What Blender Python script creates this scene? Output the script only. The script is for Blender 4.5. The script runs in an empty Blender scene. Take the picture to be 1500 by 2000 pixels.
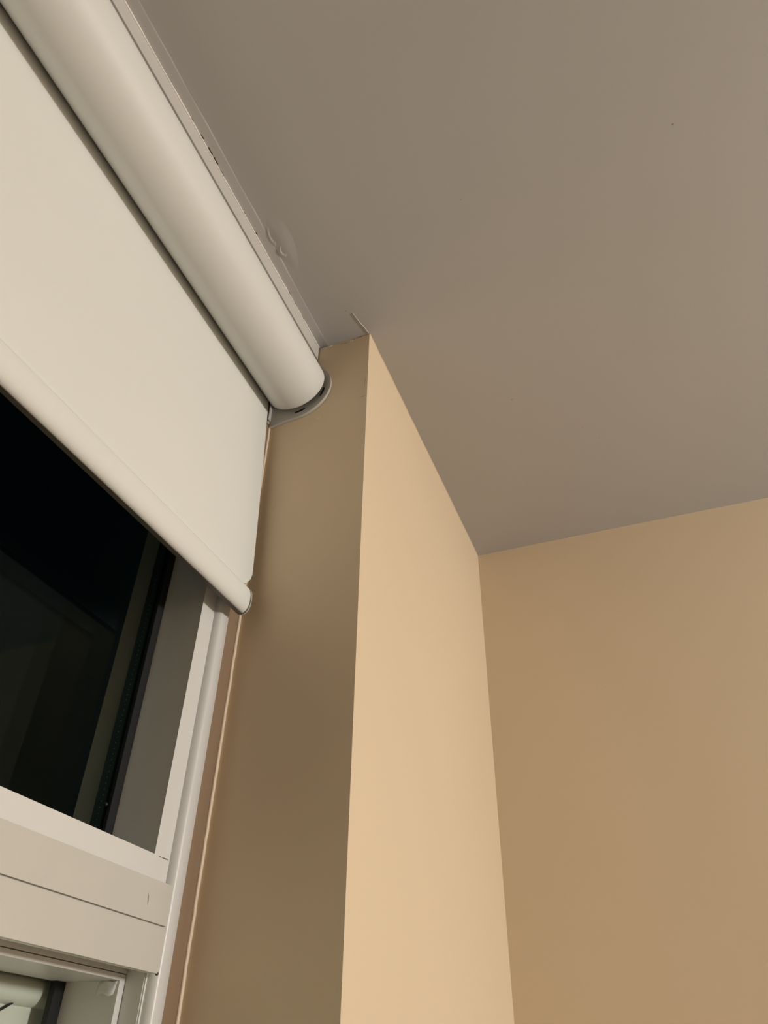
import bpy, bmesh, math, random
from mathutils import Matrix, Vector
random.seed(7)
C = bpy.context.scene
COL = C.collection

# ---------------------------------------------------------------- camera
S = 0.75            # metres per working unit (ceiling is 1 unit above the lens)
CZ = 1.65           # lens height, metres
F = 1457.96         # focal length in pixels of a 1500x2000 frame
M = ((0.3562782065587594, -0.9342638588217252, 0.01472690160263343),
     (0.5872185252008983, 0.21161836398919695, -0.7812759254472244),
     (0.7268013780890596, 0.2869994949857497, 0.6240120565227638))
cam = bpy.data.cameras.new('camera')
co = bpy.data.objects.new('camera', cam)
COL.objects.link(co)
co.matrix_world = Matrix(((M[0][0], -M[1][0], -M[2][0], 0), (M[0][1], -M[1][1], -M[2][1], 0),
                          (M[0][2], -M[1][2], -M[2][2], CZ), (0, 0, 0, 1)))
cam.sensor_fit = 'VERTICAL'
cam.sensor_height = 36
cam.lens = F / 2000 * 36
cam.clip_start = 0.01
C.camera = co

# ---------------------------------------------------------------- light, world, exposure
w = bpy.data.worlds.new('night'); C.world = w
w.use_nodes = True
w.node_tree.nodes['Background'].inputs[0].default_value = (0.02, 0.04, 0.06, 1)
w.node_tree.nodes['Background'].inputs[1].default_value = 0.02
def lamp(name, loc, radius, power, color):
    l = bpy.data.lights.new(name, 'POINT'); l.energy = power; l.color = color; l.shadow_soft_size = radius
    o = bpy.data.objects.new(name, l); COL.objects.link(o)
    o.location = (loc[0]*S, loc[1]*S, loc[2]*S + CZ)
    return o
lamp('room_lamp', (0.63, -2.45, 0.44), 0.10, 87, (1, 0.972, 0.915))
C.view_settings.view_transform = 'Standard'
C.view_settings.look = 'None'
C.view_settings.gamma = 1
C.view_settings.use_curve_mapping = False
C.view_settings.exposure = 0

# ---------------------------------------------------------------- materials
def srgb(r, g, b):
    f = lambda c: c/12.92 if c <= 0.04045 else ((c+0.055)/1.055)**2.4
    return (f(r/255), f(g/255), f(b/255), 1)
def mat(name, col, rough=0.6, bump=0.0, scale=200, var=0.0, vscale=4, metal=0, spec=0.5, stretch=None):
    m = bpy.data.materials.new(name); m.use_nodes = True
    nt = m.node_tree; b = nt.nodes['Principled BSDF']
    b.inputs['Base Color'].default_value = col
    b.inputs['Roughness'].default_value = rough
    b.inputs['Metallic'].default_value = metal
    b.inputs['Specular IOR Level'].default_value = spec
    tc = nt.nodes.new('ShaderNodeTexCoord')
    src = tc.outputs['Object']
    if stretch:
        mp = nt.nodes.new('ShaderNodeMapping'); mp.inputs['Scale'].default_value = stretch
        nt.links.new(src, mp.inputs[0]); src = mp.outputs[0]
    if bump:
        n = nt.nodes.new('ShaderNodeTexNoise'); n.inputs['Scale'].default_value = scale; n.inputs['Detail'].default_value = 4
        nt.links.new(src, n.inputs['Vector'])
        bp = nt.nodes.new('ShaderNodeBump'); bp.inputs['Strength'].default_value = bump; bp.inputs['Distance'].default_value = 0.002
        nt.links.new(n.outputs['Fac'], bp.inputs['Height']); nt.links.new(bp.outputs[0], b.inputs['Normal'])
    if var:
        n = nt.nodes.new('ShaderNodeTexNoise'); n.inputs['Scale'].default_value = vscale; n.inputs['Detail'].default_value = 3
        nt.links.new(src, n.inputs['Vector'])
        r = nt.nodes.new('ShaderNodeValToRGB')
        r.color_ramp.elements[0].position = 0.3; r.color_ramp.elements[1].position = 0.7
        r.color_ramp.elements[0].color = tuple(c*(1-var) for c in col[:3]) + (1,)
        r.color_ramp.elements[1].color = tuple(min(1, c*(1+var)) for c in col[:3]) + (1,)
        nt.links.new(n.outputs['Fac'], r.inputs[0]); nt.links.new(r.outputs[0], b.inputs['Base Color'])
    return m
PAINT = (0.715, 0.58, 0.415, 1)
m_wall = mat('cream_wall_paint', PAINT, 0.55, 0.04, 60, 0.015, 3, spec=0.3)
m_ceil = mat('ceiling_paint', (0.49, 0.475, 0.465, 1), 0.8, 0.03, 50, 0.02, 2.5, spec=0.2)
m_floor = mat('floor_boards', (0.22, 0.18, 0.14, 1), 0.5, 0.1, 20, 0.15, 3, stretch=(1, 8, 1))
m_fab = mat('blind_fabric', (0.74, 0.745, 0.71, 1), 0.75, 0.05, 900, 0.01, 5, spec=0.25)
m_roll = mat('rolled_fabric', (0.71, 0.71, 0.69, 1), 0.5, 0.03, 700, 0.01, 5, spec=0.35)
m_board = mat('mounting_board_paint', (0.56, 0.54, 0.51, 1), 0.5, 0.1, 80, 0.04, 12)
m_brk = mat('bracket_metal', (0.50, 0.48, 0.44, 1), 0.42, spec=0.5, metal=0.0)
m_frame = mat('white_frame_coating', (0.70, 0.695, 0.68, 1), 0.35, 0.03, 90, 0.02, 8)
m_jamb = mat('white_frame_coating_cool_light', (0.74, 0.74, 0.72, 1), 0.38, 0.03, 90, 0.03, 8, stretch=(1, 1, 0.1))  # same white coating as the frame, dim cool light tinted into its colour
m_box = mat('transom_coating', (0.58, 0.565, 0.52, 1), 0.45, 0.05, 60, 0.03, 10)
m_wood = mat('raw_packing_wood', (0.27, 0.18, 0.11, 1), 0.7, 0.2, 60, 0.12, 14, stretch=(3, 3, 0.3))
m_caulk = mat('cream_caulk', (0.80, 0.68, 0.53, 1), 0.5, 0.2, 120, 0.04, 20)
m_black = mat('black_rubber', (0.006, 0.006, 0.007, 1), 0.55)
m_spacer = mat('dark_spacer', (0.02, 0.035, 0.04, 1), 0.4)
m_dot = mat('spacer_perforation', (0.35, 0.42, 0.40, 1), 0.5)
m_edge = mat('pale_edge_line', (0.80, 0.77, 0.72, 1), 0.5)
m_dark = mat('dark_plastic_and_shade', (0.12, 0.11, 0.095, 1), 0.5)  # dark gasket plastic, also the shade painted on cap edge and bar underside
m_crack = mat('dark_brown_mark', (0.10, 0.07, 0.05, 1), 0.9)  # even dark brown for cracks, chips, grit and small marks
m_scuff = mat('scuff', (0.42, 0.31, 0.21, 1), 0.7)
m_plaster = mat('fresh_filler', (0.66, 0.60, 0.52, 1), 0.8, 0.2, 80)
m_shade = mat('pale_sunshade', (0.76, 0.76, 0.70, 1), 0.6, 0.05, 80)

def glass_mat():
    m = bpy.data.materials.new('window_glass'); m.use_nodes = True
    nt = m.node_tree; nt.nodes.clear()
    out = nt.nodes.new('ShaderNodeOutputMaterial'); mix = nt.nodes.new('ShaderNodeMixShader')
    tr = nt.nodes.new('ShaderNodeBsdfTransparent'); tr.inputs[0].default_value = (0.94, 0.96, 0.945, 1)
    gl = nt.nodes.new('ShaderNodeBsdfGlossy'); gl.inputs['Roughness'].default_value = 0.02; gl.inputs[0].default_value = (0.72, 1, 1, 1)
    fr = nt.nodes.new('ShaderNodeFresnel'); fr.inputs[0].default_value = 1.23
    geo = nt.nodes.new('ShaderNodeNewGeometry'); inv = nt.nodes.new('ShaderNodeMath'); inv.operation = 'SUBTRACT'; inv.inputs[0].default_value = 1
    mul = nt.nodes.new('ShaderNodeMath'); mul.operation = 'MULTIPLY'      # reflect on the outward side only: a real pane has no total reflection inside
    nt.links.new(geo.outputs['Backfacing'], inv.inputs[1]); nt.links.new(fr.outputs[0], mul.inputs[0]); nt.links.new(inv.outputs[0], mul.inputs[1])
    nt.links.new(mul.outputs[0], mix.inputs[0]); nt.links.new(tr.outputs[0], mix.inputs[1])
    nt.links.new(gl.outputs[0], mix.inputs[2]); nt.links.new(mix.outputs[0], out.inputs[0])
    return m
m_glass = glass_mat()

# ---------------------------------------------------------------- helpers (working units -> metres)
def P(x, y, z): return Vector((x*S, y*S, z*S + CZ))
def obj(name, bm, m, parent=None, smooth=False, bevel=0, seg=2):
    if bevel:
        es = [e for e in bm.edges if len(e.link_faces) == 2 and e.calc_face_angle(0) > 0.5]
        bmesh.ops.bevel(bm, geom=es, offset=bevel*S, segments=seg, affect='EDGES', profile=0.5)
    bmesh.ops.recalc_face_normals(bm, faces=bm.faces)
    me = bpy.data.meshes.new(name); bm.to_mesh(me); bm.free()
    me.materials.append(m)
    if smooth:
        for p in me.polygons: p.use_smooth = True
    o = bpy.data.objects.new(name, me); COL.objects.link(o)
    if parent:
        o.parent = parent; o.matrix_parent_inverse = Matrix.Translation(-parent.location)
    return o
def add_box(bm, x0, x1, y0, y1, z0, z1):
    v = [bm.verts.new(P(x, y, z)) for x in (x0, x1) for y in (y0, y1) for z in (z0, z1)]
    for f in ((0,1,3,2), (4,6,7,5), (0,4,5,1), (2,3,7,6), (0,2,6,4), (1,5,7,3)):
        bm.faces.new([v[i] for i in f])
    return bm
def bx(*a): return add_box(bmesh.new(), *a)
def prism_x(prof, xs, shift=None):
    """profile of (y,z) points swept along x; shift(x) -> (dy,dz)"""
    bm = bmesh.new(); rings = []
    for x in xs:
        d = shift(x) if shift else (0, 0)
        rings.append([bm.verts.new(P(x, y + d[0], z + d[1])) for y, z in prof])
    n = len(prof)
    for a, b in zip(rings, rings[1:]):
        for i in range(n): bm.faces.new((a[i], a[(i+1) % n], b[(i+1) % n], b[i]))
    bm.faces.new(rings[0]); bm.faces.new(rings[-1])
    return bm
def prism_z(prof, zs, jit=0):
    bm = bmesh.new(); rings = []
    for z in zs:
        jx = random.uniform(-jit, jit); jy = random.uniform(-jit, jit)
        rings.append([bm.verts.new(P(x + jx, y + jy, z)) for x, y in prof])
    n = len(prof)
    for a, b in zip(rings, rings[1:]):
        for i in range(n): bm.faces.new((a[i], a[(i+1) % n], b[(i+1) % n], b[i]))
    bm.faces.new(rings[0]); bm.faces.new(rings[-1])
    return bm
def smooth_by_angle(o, ang=0.6):
    for p in o.data.polygons: p.use_smooth = True
    o.data.set_sharp_from_angle(angle=ang)
def empty(name, loc):
    o = bpy.data.objects.new(name, None); COL.objects.link(o); o.location = loc
    bpy.context.view_layer.update()
    return o
def struct(o, label=None):
    o['kind'] = 'structure'
    if label: o['label'] = label
    return o

# ---------------------------------------------------------------- room shell
X1, X2, YP, YW = 0.715, 1.391, 0.314, 0.478      # reveal plane, side wall, pier face, frame plane
XL, YB, ZF = -5.0, -5.0, -CZ/S
XW0 = -1.9                                       # left end of the window opening
T = 0.15
bm = bmesh.new(); add_box(bm, XL - T, X2 + T, YB - T, 0.605, 1.0, 1.0 + T)
ceiling = struct(obj('ceiling', bm, m_ceil), 'matt grey-beige ceiling over the window corner')
bm = bmesh.new(); add_box(bm, XL - T, X2 + T, YB - T, 0.605, ZF - T, ZF)
struct(obj('floor', bm, m_floor), 'wooden floor of the room')
# front wall: pier on the right with its reveal, wall below the window, pier on the left
bm = bmesh.new(); add_box(bm, X1, X2, YP, 0.605, ZF, 1.0)
pier = struct(obj('wall_front', bm, m_wall, bevel=0.0012), 'cream wall pier beside the window, brightly lit face and shaded reveal')
bm = bmesh.new(); add_box(bm, XW0, X1, YP, 0.605, ZF, -0.95)
struct(obj('wall_front_below', bm, m_wall), 'cream wall under the window')
bm = bmesh.new(); add_box(bm, XL, XW0, YP, 0.605, ZF, 1.0)
struct(obj('wall_front_left', bm, m_wall), 'cream wall on the far side of the window')
struct(obj('wall_right', bx(X2, X2 + T, YB, 0.605, ZF, 1.0), m_wall), 'tan-lit cream wall at the right')
struct(obj('wall_left', bx(XL - T, XL, YB, 0.605, ZF, 1.0), m_wall), 'cream wall opposite')
struct(obj('wall_back', bx(XL - T, X2 + T, YB - T, YB, ZF, 1.0), m_wall), 'cream wall behind')

# ceiling flaws: filler along the board, patch, cracks, specks
zc = 1.0
n = 60
prof = [(0.4050, 0.9984), (0.4050, 1.0005), (0.384, 1.0005), (0.390, 0.99975), (0.398, 0.9993), (0.4035, 0.9989)]
o = obj('filler_strip', prism_x(prof, [-1.85 + i*(2.565)/n for i in range(n+1)],
        lambda x: (0, random.uniform(-0.0001, 0.0001))), m_ceil, ceiling, True)
def patch(name, cx, cy, rx, ry, h, m, parent, ang=0, ring=False):
    bm = bmesh.new(); N = 28; R = 10; rows = []
    for r in range(R+1):
        t = r/R; row = []
        for k in range(N):
            a = 2*math.pi*k/N
            u = math.cos(a)*t*rx*(1 + 0.12*math.sin(3*a+1)); v = math.sin(a)*t*ry*(1 + 0.1*math.sin(2*a))
            x = cx + u*math.cos(ang) - v*math.sin(ang); y = cy + u*math.sin(ang) + v*math.cos(ang)
            p = (1 - t*t)**2 if not ring else math.exp(-((t-0.6)/0.22)**2)*(1 if t < 1 else 0)*(0.6+0.4*math.sin(a+0.6))
            row.append(bm.verts.new(P(x, y, zc + 0.0002 - h*p)))
        rows.append(row)
    for a, b in zip(rows, rows[1:]):
        for k in range(N):
            try: bm.faces.new((a[k], a[(k+1) % N], b[(k+1) % N], b[k]))
            except ValueError: pass
    bmesh.ops.remove_doubles(bm, verts=bm.verts, dist=1e-7)
    return obj(name, bm, m, parent, True)
patch('plaster_patch', 0.515, 0.372, 0.055, 0.020, 0.0016, m_ceil, ceiling, 0.0)
patch('plaster_patch', 0.527, 0.377, 0.014, 0.010, 0.0022, m_ceil, ceiling, 0.3, True)
patch('plaster_patch', 0.50, 0.383, 0.020, 0.007, 0.0014, m_ceil, ceiling, 0.1, True)
def sliver(bm, pts, widths, plane, off, thick=0.0006):
    """irregular raised ribbon: pts in-plane, plane 'z' (x,y) on the ceiling or 'x' (y,z) on the reveal"""
    tops = []
    for i, (p, wd) in enumerate(zip(pts, widths)):
        a = pts[max(0, i-1)]; b = pts[min(len(pts)-1, i+1)]
        d = Vector((b[0]-a[0], b[1]-a[1])); d = d.normalized() if d.length else Vector((1, 0))
        nrm = Vector((-d.y, d.x))*wd/2
        q = []
        for s_, dep in ((-1, 0), (0, thick), (1, 0)):
            u, v = p[0] + nrm.x*s_, p[1] + nrm.y*s_
            q.append(bm.verts.new(P(u, v, off - dep) if plane == 'z' else P(off - dep, u, v)))
        tops.append(q)
    for a, b in zip(tops, tops[1:]):
        for k in range(2): bm.faces.new((a[k], a[k+1], b[k+1], b[k]))
def wob(p0, p1, k, j):
    return [(p0[0] + (p1[0]-p0[0])*i/k + random.uniform(-j, j), p0[1] + (p1[1]-p0[1])*i/k + random.uniform(-j, j)) for i in range(k+1)]
# crack in the ceiling / reveal joint
bm = bmesh.new()
for p0, p1, wd in (((0.352, 0.9935), (0.338, 0.9985), 0.0016), ((0.338, 0.9975), (0.327, 0.9993), 0.0013), ((0.366, 0.9955), (0.354, 0.9932), 0.0008), ((0.327, 0.9993), (0.315, 0.9996), 0.0006)):
    pts = wob(p0, p1, 8, 0.0005); sliver(bm, pts, [0.0001] + [1.5*wd*random.uniform(0.4, 1.1) for _ in range(7)] + [0.0001], 'x', X1 + 0.00005, 0.0003)
obj('hairline_crack', bm, m_crack, pier)
bm = bmesh.new()
for p0, p1, wd in (((0.4045, 0.9978), (0.390, 0.9965), 0.0016), ((0.388, 0.9962), (0.378, 0.9972), 0.0010), ((0.352, 0.9950), (0.343, 0.9945), 0.0009)):
    pts = wob(p0, p1, 8, 0.0005); sliver(bm, pts, [0.0002] + [wd*random.uniform(0.5, 1.1) for _ in range(7)] + [0.0002], 'x', X1, 0.0012)
obj('loose_filler', bm, m_plaster, pier)
bm = bmesh.new()
pts = wob((0.668, 0.3245), (0.713, 0.3150), 12, 0.0006); sliver(bm, pts, [0.0003 + 0.0016*i/12 for i in range(13)], 'z', zc, 0.0014)
obj('filler_ridge', bm, m_plaster, ceiling, True)
bm = bmesh.new()
for xx, L, wd in ((0.317, 0.004, 0.0012), (0.340, 0.008, 0.0022), (0.3600, 0.012, 0.0026), (0.374, 0.012, 0.0022), (0.392, 0.012, 0.001), (0.455, 0.003, 0.001), (0.489, 0.005, 0.002), (0.598, 0.006, 0.0012), (0.618, 0.004, 0.0012), (0.648, 0.006, 0.001)):
    pts = wob((xx - L/2, 0.4032 - wd/2), (xx + L/2, 0.4032 - wd/2), 6, 0.0004)
    sliver(bm, pts, [0.0002] + [wd*random.uniform(0.5, 1.1) for _ in range(5)] + [0.0002], 'z', 0.9986, 0.0002)
obj('chipped_gap', bm, m_crack, ceiling)
for (x, y, r) in ((0.5408, -0.1786, 0.0016), (0.9394, 0.1274, 0.0016), (1.0922, -0.0045, 0.0011), (0.5436, 0.1075, 0.0012), (1.055, 0.02, 0.001), (0.66, 0.333, 0.0012)):
    bm = bmesh.new(); bmesh.ops.create_uvsphere(bm, u_segments=10, v_segments=6, radius=r*S)
    bmesh.ops.scale(bm, vec=(1, 1, 0.3), verts=bm.verts); bmesh.ops.translate(bm, vec=P(x, y, zc), verts=bm.verts)
    obj('speck', bm, m_scuff, ceiling)
for (y, z, r) in ((0.3955, 0.8290, 0.0013), (0.3915, 0.8305, 0.0010)):
    bm = bmesh.new(); bmesh.ops.create_uvsphere(bm, u_segments=10, v_segments=6, radius=r*S)
    bmesh.ops.scale(bm, vec=(0.4, 1, 1), verts=bm.verts); bmesh.ops.translate(bm, vec=P(X1, y, z), verts=bm.verts)
    obj('paint_drop', bm, m_caulk, pier)
bm = bmesh.new()
sliver(bm, wob((0.3180, 0.895), (0.3182, 0.868), 6, 0.0004), [0.0001, .0008, .0014, .001, .001, .0006, .0001], 'x', X1, 0.0003)
sliver(bm, wob((0.3175, 0.8515), (0.3260, 0.850), 6, 0.0003), [0.0001, .0014, .0016, .001, .0008, .0005, .0001], 'x', X1, 0.0003)
obj('scuff_mark', bm, m_scuff, pier)
# painted caulk lines where the walls meet the ceiling
def caulk(name, a, b, r, m, parent, k=60):
    a = Vector(a); b = Vector(b); d = (b-a).normalized()
    u = d.orthogonal().normalized(); v = d.cross(u); bm = bmesh.new(); rings = []
    for i in range(k+1):
        c = a.lerp(b, i/k); rr = r*random.uniform(0.75, 1.2)
        rings.append([bm.verts.new(P(*(c + u*rr*math.cos(t*math.pi/3) + v*rr*math.sin(t*math.pi/3)))) for t in range(6)])
    for p, q in zip(rings, rings[1:]):
        for t in range(6): bm.faces.new((p[t], p[(t+1) % 6], q[(t+1) % 6], q[t]))
    return obj(name, bm, m, parent, True)
caulk('caulk_line', (X1+0.001, YP, 1.0), (X2, YP, 1.0), 0.0012, m_wall, pier)
caulk('caulk_line', (X2, YP, 1.0), (X2, -1.2, 1.0), 0.0010, m_wall, pier)

# ---------------------------------------------------------------- window
win = struct(empty('window_1', P(0, 0.52, -0.95)), 'white framed window with dark night panes and a wide transom')
XE = XW0
ZT, ZB = 1.0, -0.95
XJ, YF, YG = 0.6434, 0.487, 0.5435     # upper jamb side, upper frame face, upper gasket plane
def wp(name, bm, m, bevel=0.0, smooth=False, label=None, parent=None):
    o = obj(name, bm, m, parent or win, smooth, bevel)
    if label: o['label'] = label
    return o
# raw wood packer and caulk next to the plaster reveal
wp('packing_strip', bx(0.6885, 0.7118, 0.4795, 0.60, ZB, ZT), m_wood, label='bare brown wood strip beside the reveal')
prof = [(0.7112, 0.480), (0.7112, 0.4778), (0.7128, 0.4768), (0.7152, 0.4772), (0.7156, 0.480)]
wp('caulk_bead', prism_z(prof, [ZB + i*(ZT-ZB)/220 for i in range(221)], 0.00035), m_caulk, smooth=True, label='thin cream bead of caulk')
# rounded cover strip
k = 8
prof = [(0.6888, 0.50), (0.6888, 0.4790), (0.6880, 0.4780)] + [(0.676 - 0.007*math.sin(i/k*math.pi/2), 0.4875 - 0.0095*math.cos(i/k*math.pi/2)) for i in range(k+1)] + [(0.669, 0.50)]
o = wp('cover_strip', prism_z(prof, [ZB, 0.1, 0.5, ZT]), m_frame, label='rounded cream cover strip'); smooth_by_angle(o, 0.9)
# upper light: jamb, head, sill rail
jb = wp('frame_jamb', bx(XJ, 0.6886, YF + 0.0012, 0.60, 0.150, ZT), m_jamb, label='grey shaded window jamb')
wp('face_strip', bx(XJ - 0.0001, 0.6886, YF, YF + 0.0013, 0.150, ZT), m_frame, 0.0005, label='white face of the jamb', parent=jb)
wp('frame_head', bx(XE, XJ, YF, 0.60, 0.955, ZT), m_frame, 0.0006)
wp('frame_jamb', bx(XE, XE + 0.045, YF, 0.60, 0.150, ZT), m_frame, 0.0006)
wp('frame_rail', bx(XE, XJ + 0.0235, YF - 0.0002, 0.60, 0.135, 0.190), m_frame, 0.0005, label='white rail under the upper pane')
wp('gasket', bx(XJ - 0.0120, XJ, YG, YG + 0.004, 0.190, 0.955), m_black, 0.0006, label='black rubber gasket')
wp('gasket', bx(XE + 0.045, XE + 0.057, YG, YG + 0.004, 0.190, 0.955), m_black)
# double glazing: two panes with a perforated spacer
pane = wp('pane', bx(XE + 0.045, XJ - 0.001, 0.5478, 0.5520, 0.185, 0.957), m_glass, label='dark glass pane behind the blind')
wp('pane', bx(XE + 0.045, XJ - 0.001, 0.5660, 0.5702, 0.185, 0.957), m_glass)
sp = wp('spacer', bx(0.6325, 0.6424, 0.5522, 0.5658, 0.190, 0.955), m_spacer)
bm = bmesh.new(); z = 0.20
while z < 0.60:
    add_box(bm, 0.6322, 0.6326, 0.5573, 0.5580, z, z + 0.0008); z += 0.0062
o = wp('spacer_hole', bm, m_dot, parent=sp); o['kind'] = 'stuff'
bm = bmesh.new(); bmesh.ops.create_uvsphere(bm, u_segments=12, v_segments=8, radius=0.0022*S); bmesh.ops.translate(bm, vec=P(0.6285, 0.5475, 0.2385), verts=bm.verts)
wp('plug', bm, m_black, smooth=True)
# joint grit between jamb and rail
bm = bmesh.new(); sliver(bm, [(x, 0.1895 + random.uniform(-.0004, .0004)) for x in [0.650 + i*0.0015 for i in range(12)]], [0.0001] + [random.uniform(0.0002, 0.0012) for _ in range(10)] + [0.0001], 'z', 0, 0)
for v in bm.verts:       # turn the ribbon upright onto the frame face
    x, y, zz = v.co; v.co = Vector((x, (YF - 0.0007)*S, y + CZ))
wp('joint_grit', bm, m_crack)
# transom box
tb = wp('transom', bx(XE, 0.6676, 0.4795, 0.60, 0.1070, 0.1650), m_box)
def tpart(name, bm, m, bevel=0, label=None):
    o = obj(name, bm, m, tb, bevel=bevel)
    if label: o['label'] = label
    return o
tpart('panel', bx(XE, 0.6682, 0.4765, 0.4800, 0.1307, 0.1655), m_box, 0.0005)
tpart('panel', bx(XE, 0.6684, 0.4762, 0.4800, 0.0925, 0.1284), m_box, 0.0005)
tpart('lip', bx(XE, 0.6676, 0.4778, 0.4800, 0.1268, 0.1296), m_box)
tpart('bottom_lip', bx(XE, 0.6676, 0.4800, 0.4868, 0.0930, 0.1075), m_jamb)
bm = bmesh.new(); bmesh.ops.create_uvsphere(bm, u_segments=14, v_segments=8, radius=0.0016*S); bmesh.ops.translate(bm, vec=P(0.6672, 0.4772, 0.0926), verts=bm.verts)
tpart('sealant_blob', bm, m_crack)
bm = bmesh.new(); pts = [(0.6313, 0.1521), (0.6324, 0.1497), (0.6329, 0.1460), (0.6328, 0.1430)]
sliver(bm, pts, [0.0002, 0.0007, 0.0007, 0.0002], 'z', 0, 0)
for v in bm.verts:
    x, y, zz = v.co; v.co = Vector((x, 0.47638*S, y + CZ))
tpart('pencil_mark', bm, m_crack)
# lower light: outer frame, opening sash, pane
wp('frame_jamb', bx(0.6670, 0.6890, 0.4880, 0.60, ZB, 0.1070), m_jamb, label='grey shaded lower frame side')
wp('frame_lip', bx(0.6662, 0.6675, 0.4895, 0.4905, ZB, 0.0975), m_frame)
sash = wp('sash', bx(XE + 0.03, 0.6664, 0.5100, 0.5760, 0.0875, 0.0925), m_frame, 0.0004, label='top rail of the lower opening sash')
def spart(name, bm, m, bevel=0, label=None, smooth=False):
    o = obj(name, bm, m, sash, smooth, bevel)
    if label: o['label'] = label
    return o
spart('sash_lip', bx(XE + 0.03, 0.6664, 0.5094, 0.5500, 0.0932, 0.1050), m_frame, 0.0003)
spart('stile', bx(0.6587, 0.6664, 0.5100, 0.5760, ZB + 0.01, 0.0874), m_frame, 0.0005)
spart('bottom_rail', bx(XE + 0.03, 0.6586, 0.5100, 0.5760, ZB + 0.01, ZB + 0.06), m_frame, 0.0005)
spart('gasket', bx(0.6455, 0.6587, 0.5700, 0.5760, ZB + 0.06, 0.0875), m_black, 0.0006)
spart('pane', bx(XE + 0.05, 0.6580, 0.5765, 0.5805, ZB + 0.05, 0.0890), m_glass)
bm = bmesh.new()      # peeling protective film at the sash corner
prof = []
for i in range(9):
    t = i/8; prof.append(((0.6586 - 0.0012*math.sin(t*3)), 0.512 + 0.020*t))
rr = []
for zz in (0.0872, 0.083, 0.079, 0.0765):
    rr.append([bm.verts.new(P(x - (0.0872 - zz)*0.12*math.sin(i*0.8), y + (0.0872-zz)*0.2, zz - 0.0012*math.sin(i))) for i, (x, y) in enumerate(prof)])
for a, b in zip(rr, rr[1:]):
    for i in range(8): bm.faces.new((a[i], a[i+1], b[i+1], b[i]))
o = spart('peeling_film', bm, m_frame, smooth=True, label='crumpled peeling film')
md = o.modifiers.new('thick', 'SOLIDIFY'); md.thickness = 0.0004

# pale roller seen behind the lower pane
sh = empty('sunshade', P(0.30, 0.5945, 0.079))
sh['label'] = 'small pale rolled sunshade behind the lower window pane'; sh['category'] = 'sunshade'
prof = [(0.5945 + 0.0115*math.cos(i*math.pi/12), 0.0785 + 0.0123*math.sin(i*math.pi/12)) for i in range(24)]
o = obj('roll', prism_x(prof, [XE + 0.1, 0.2, 0.6680, 0.6700], lambda x: (0, 0)), m_shade, sh); smooth_by_angle(o, 0.6)
bm = bmesh.new(); add_box(bm, XE + 0.1, 0.690, 0.5915, 0.5925, -0.90, 0.072); obj('sheet', bm, m_shade, sh)
caulk_pts = [(0.550, 0.5895, 0.030), (0.590, 0.5895, 0.0540), (0.611, 0.5895, 0.0640), (0.620, 0.5895, 0.0690)]
cd = bpy.data.curves.new('cord', 'CURVE'); cd.dimensions = '3D'; cd.bevel_depth = 0.0011*S
s_ = cd.splines.new('NURBS'); s_.points.add(3); s_.use_endpoint_u = True; s_.order_u = 3
for q, p in zip(s_.points, caulk_pts): q.co = tuple(P(*p)) + (1,)
tmp = bpy.data.objects.new('cord_curve', cd); COL.objects.link(tmp)
bpy.context.view_layer.update()
me = bpy.data.meshes.new_from_object(tmp.evaluated_get(bpy.context.evaluated_depsgraph_get()))
bpy.data.objects.remove(tmp)
cord = bpy.data.objects.new('cord', me); COL.objects.link(cord); me.materials.clear(); me.materials.append(m_black)
cord.parent = sh; cord.matrix_parent_inverse = Matrix.Translation(-sh.location); cord['label'] = 'thin dark cord'

# ---------------------------------------------------------------- roller blind
RX = 0.700; RC = (0.4302, 0.8972); RR = 0.0490
XB = -1.75
bl = empty('roller_blind', P(0, 0.43, 0.999))
bl['label'] = 'half-lowered cream roller blind hanging in the window recess under the ceiling'
bl['category'] = 'blind'
o = obj('mounting_board', bx(XB, 0.7125, 0.4045, 0.470, 0.9690, 0.9995), m_board, bl, bevel=0.0012); o['label'] = 'narrow off-white board along the ceiling'
o = caulk('edge_line', (XB, 0.4040, 0.9985), (0.7120, 0.4040, 0.9985), 0.0011, m_edge, o, 160)  # thin pale line along the upper edge of the board
n = 96
bm = bmesh.new(); rings = []
prof = [(XB + 0.01, 0.92)] + [(XB + 0.01, 0.985), (XB + 0.02, 1.0)] + [(x, 1.0) for x in (-1.2, -0.6, 0, 0.3, 0.5, 0.6, 0.690)] + [(0.6965, 1.0), (0.6992, 0.992), (0.7000, 0.975), (0.7000, 0.80)]
for x, f in prof:
    rings.append([bm.verts.new(P(x, RC[0] + RR*f*math.cos(2*math.pi*i/n), RC[1] + RR*f*math.sin(2*math.pi*i/n))) for i in range(n)])
for a, b in zip(rings, rings[1:]):
    for i in range(n): bm.faces.new((a[i], a[(i+1) % n], b[(i+1) % n], b[i]))
bm.faces.new(rings[0]); bm.faces.new(rings[-1])
o = obj('fabric_roll', bm, m_roll, bl); smooth_by_angle(o, 0.7); o['label'] = 'thick smooth off-white fabric roll'
# end plug between roll and bracket
bm = bmesh.new(); bmesh.ops.create_cone(bm, cap_ends=True, segments=40, radius1=0.030*S, radius2=0.030*S, depth=0.012*S, matrix=Matrix.Translation(P(0.7055, *RC)) @ Matrix.Rotation(math.pi/2, 4, 'Y'))
o = obj('end_plug', bm, m_black, bl)
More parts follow.
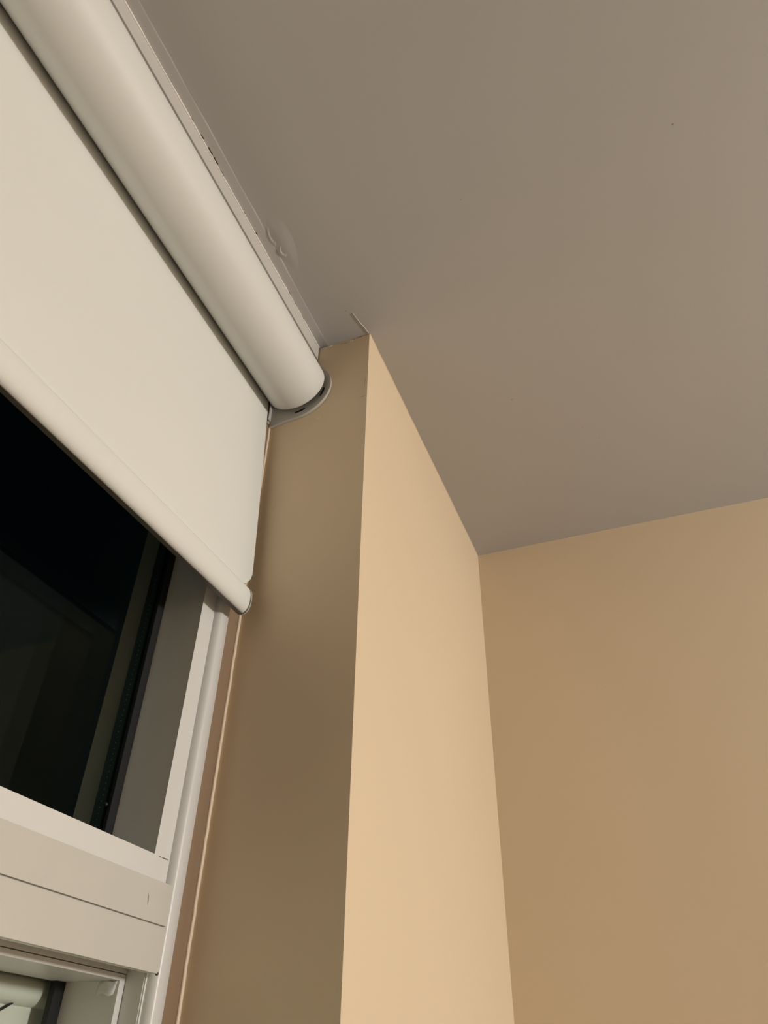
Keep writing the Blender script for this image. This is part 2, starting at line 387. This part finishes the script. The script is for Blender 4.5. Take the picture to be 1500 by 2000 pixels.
# bracket: rounded plate against the reveal with slots and a back tab
def bracket(x0, x1, parent):
    out = []
    for i in range(25):                                   # arc from front-top round to the bottom
        a = math.radians(150 + (262-150)*i/24)
        out.append((0.4355 + 0.0600*math.cos(a), 0.8985 + 0.0590*math.sin(a)))
    out += [(0.452, 0.8385), (0.4775, 0.8330), (0.4778, 0.9600), (0.4150, 0.9620), (0.3960, 0.9450)]
    bm = bmesh.new()
    rings = [[bm.verts.new(P(x, y, z)) for y, z in out] for x in (x0, x1)]
    m_ = len(out)
    for i in range(m_): bm.faces.new((rings[0][i], rings[0][(i+1) % m_], rings[1][(i+1) % m_], rings[1][i]))
    bm.faces.new(rings[0]); bm.faces.new(rings[1])
    o = obj('end_bracket', bm, m_brk, parent, bevel=0.0007); smooth_by_angle(o, 0.5)
    o['label'] = 'grey rounded metal end bracket'
    return o
br = bracket(0.7100, 0.7146, bl)
def bpart(name, bm, m, bevel=0):
    o = obj(name, bm, m, br, bevel=bevel); return o
def slot(a0, a1, r0, r1, x):
    bm = bmesh.new(); k = 8; A = []; B = []
    for i in range(k+1):
        a = math.radians(a0 + (a1-a0)*i/k); t = math.sin(math.pi*min(1, max(0, i/k)))*0.4 + 0.6
        rm = (r0+r1)/2; h = (r1-r0)/2*t
        for L, r in ((A, rm-h), (B, rm+h)):
            L.append([bm.verts.new(P(xx, 0.4355 + r*math.cos(a), 0.8985 + r*math.sin(a))) for xx in (x - 0.0003, x + 0.003)])
    for i in range(k):
        bm.faces.new((A[i][0], A[i+1][0], B[i+1][0], B[i][0]))
        bm.faces.new((A[i][0], A[i+1][0], A[i+1][1], A[i][1])); bm.faces.new((B[i][0], B[i+1][0], B[i+1][1], B[i][1]))
    return bm
bpart('slot', slot(247, 268, 0.0462, 0.0500, 0.7100), m_black)
bpart('slot', slot(188, 210, 0.0480, 0.0515, 0.7100), m_black)
bpart('back_tab', bx(0.7030, 0.7100, 0.4762, 0.4779, 0.8450, 0.955), m_brk, 0.0005)
bm = bmesh.new(); bmesh.ops.create_cone(bm, cap_ends=True, segments=16, radius1=0.0028*S, radius2=0.0022*S, depth=0.0016*S, matrix=Matrix.Translation(P(0.7060, 0.4772, 0.840)) @ Matrix.Rotation(math.pi/2, 4, 'X'))
bpart('screw', bm, m_brk)
# bottom bar geometry
XR = 0.684
def barc(x):
    t = (XR - x)/0.40
    return (0.4580 + 0.003*min(t, 2.5), 0.4956 - 0.0055*min(t, 2.5))
# hanging fabric
bm = bmesh.new(); rows = []
NZ = 40; xs = [XB + 0.03, -1.0, -0.4, 0.0, 0.2, 0.35, 0.5, 0.58, 0.62, 0.65, 0.665, 0.675, 0.682, 0.688, 0.692, 0.695, 0.6965]
for j in range(NZ+1):
    t = j/NZ; row = []
    for x in xs:
        cy, cz = barc(x)
        z0, z1 = RC[1], cz + 0.0175
        z = z0 + (z1-z0)*t
        y0 = RC[0] + RR - 0.0008
        y = y0 + (cy - 0.001 - y0)*t
        # the free side edge flares out, then is cut back round the bar end
        k_ = max(0.0, (x - 0.66)/0.0365)
        xx = x + 0.0015*k_*math.sin(math.pi*min(1, t*1.1))
        d = (z - z1)
        if d < 0.035: xx -= k_*0.0235*((1 - d/0.035)**2.2)
        row.append(bm.verts.new(P(xx, y, z)))
    rows.append(row)
for a, b in zip(rows, rows[1:]):
    for i in range(len(xs)-1): bm.faces.new((a[i], a[i+1], b[i+1], b[i]))
o = obj('hanging_fabric', bm, m_fab, bl, True); o['label'] = 'flat cream fabric panel'
md = o.modifiers.new('thick', 'SOLIDIFY'); md.thickness = 0.0007; md.offset = 0
# bar pocket: oval tube, wider than deep
k = 32; a_, b_ = 0.0105, 0.0190
prof = []
for i in range(k):
    t = 2*math.pi*i/k
    prof.append((math.copysign(abs(math.cos(t))**0.85, math.cos(t))*a_, math.copysign(abs(math.sin(t))**0.9, math.sin(t))*b_))
xsb = [XB + 0.03 + (XR - 0.001 - XB - 0.03)*i/30 for i in range(31)]
bm = prism_x(prof, xsb, barc)
bar = obj('bottom_bar', bm, m_fab, bl); smooth_by_angle(bar, 0.9); bar['label'] = 'oval bottom bar in a cream fabric pocket'
def barpart(name, bm, m, label=None, bevel=0):
    o = obj(name, bm, m, bar, bevel=bevel)
    if label: o['label'] = label
    smooth_by_angle(o, 0.7)
    return o
cap = [(y*1.04, z*1.03) for y, z in prof]
barpart('end_gasket', prism_x([(y*1.0, z*1.0) for y, z in prof], [XR - 0.001, XR + 0.0008], barc), m_dark)
barpart('end_cap', prism_x(cap, [XR + 0.0008, XR + 0.0026], barc), m_brk, 'pale plastic end cap', 0.0004)
barpart('end_shade_disc', prism_x([(y*.97, z*.97) for y, z in prof], [XR + 0.0026, XR + 0.0042], barc), m_dark)  # shading of the cap's outer edge, modelled as a dark disc
barpart('base_shade_strip', prism_x([(-0.0020, -0.0178), (0.0040, -0.0178), (0.0040, -0.0198), (-0.0020, -0.0198)], xsb, barc), m_dark, 'thin grey base strip under the bar, darkened for its underside shade')  # plastic bar base with its underside shading put into the dark colour
# weld seam of the pocket
barpart('seam', prism_x([(-0.0008, 0.0175), (0.0018, 0.0175), (0.0018, 0.0203), (-0.0013, 0.0198)], xsb[:-1] + [0.668], barc), m_fab)
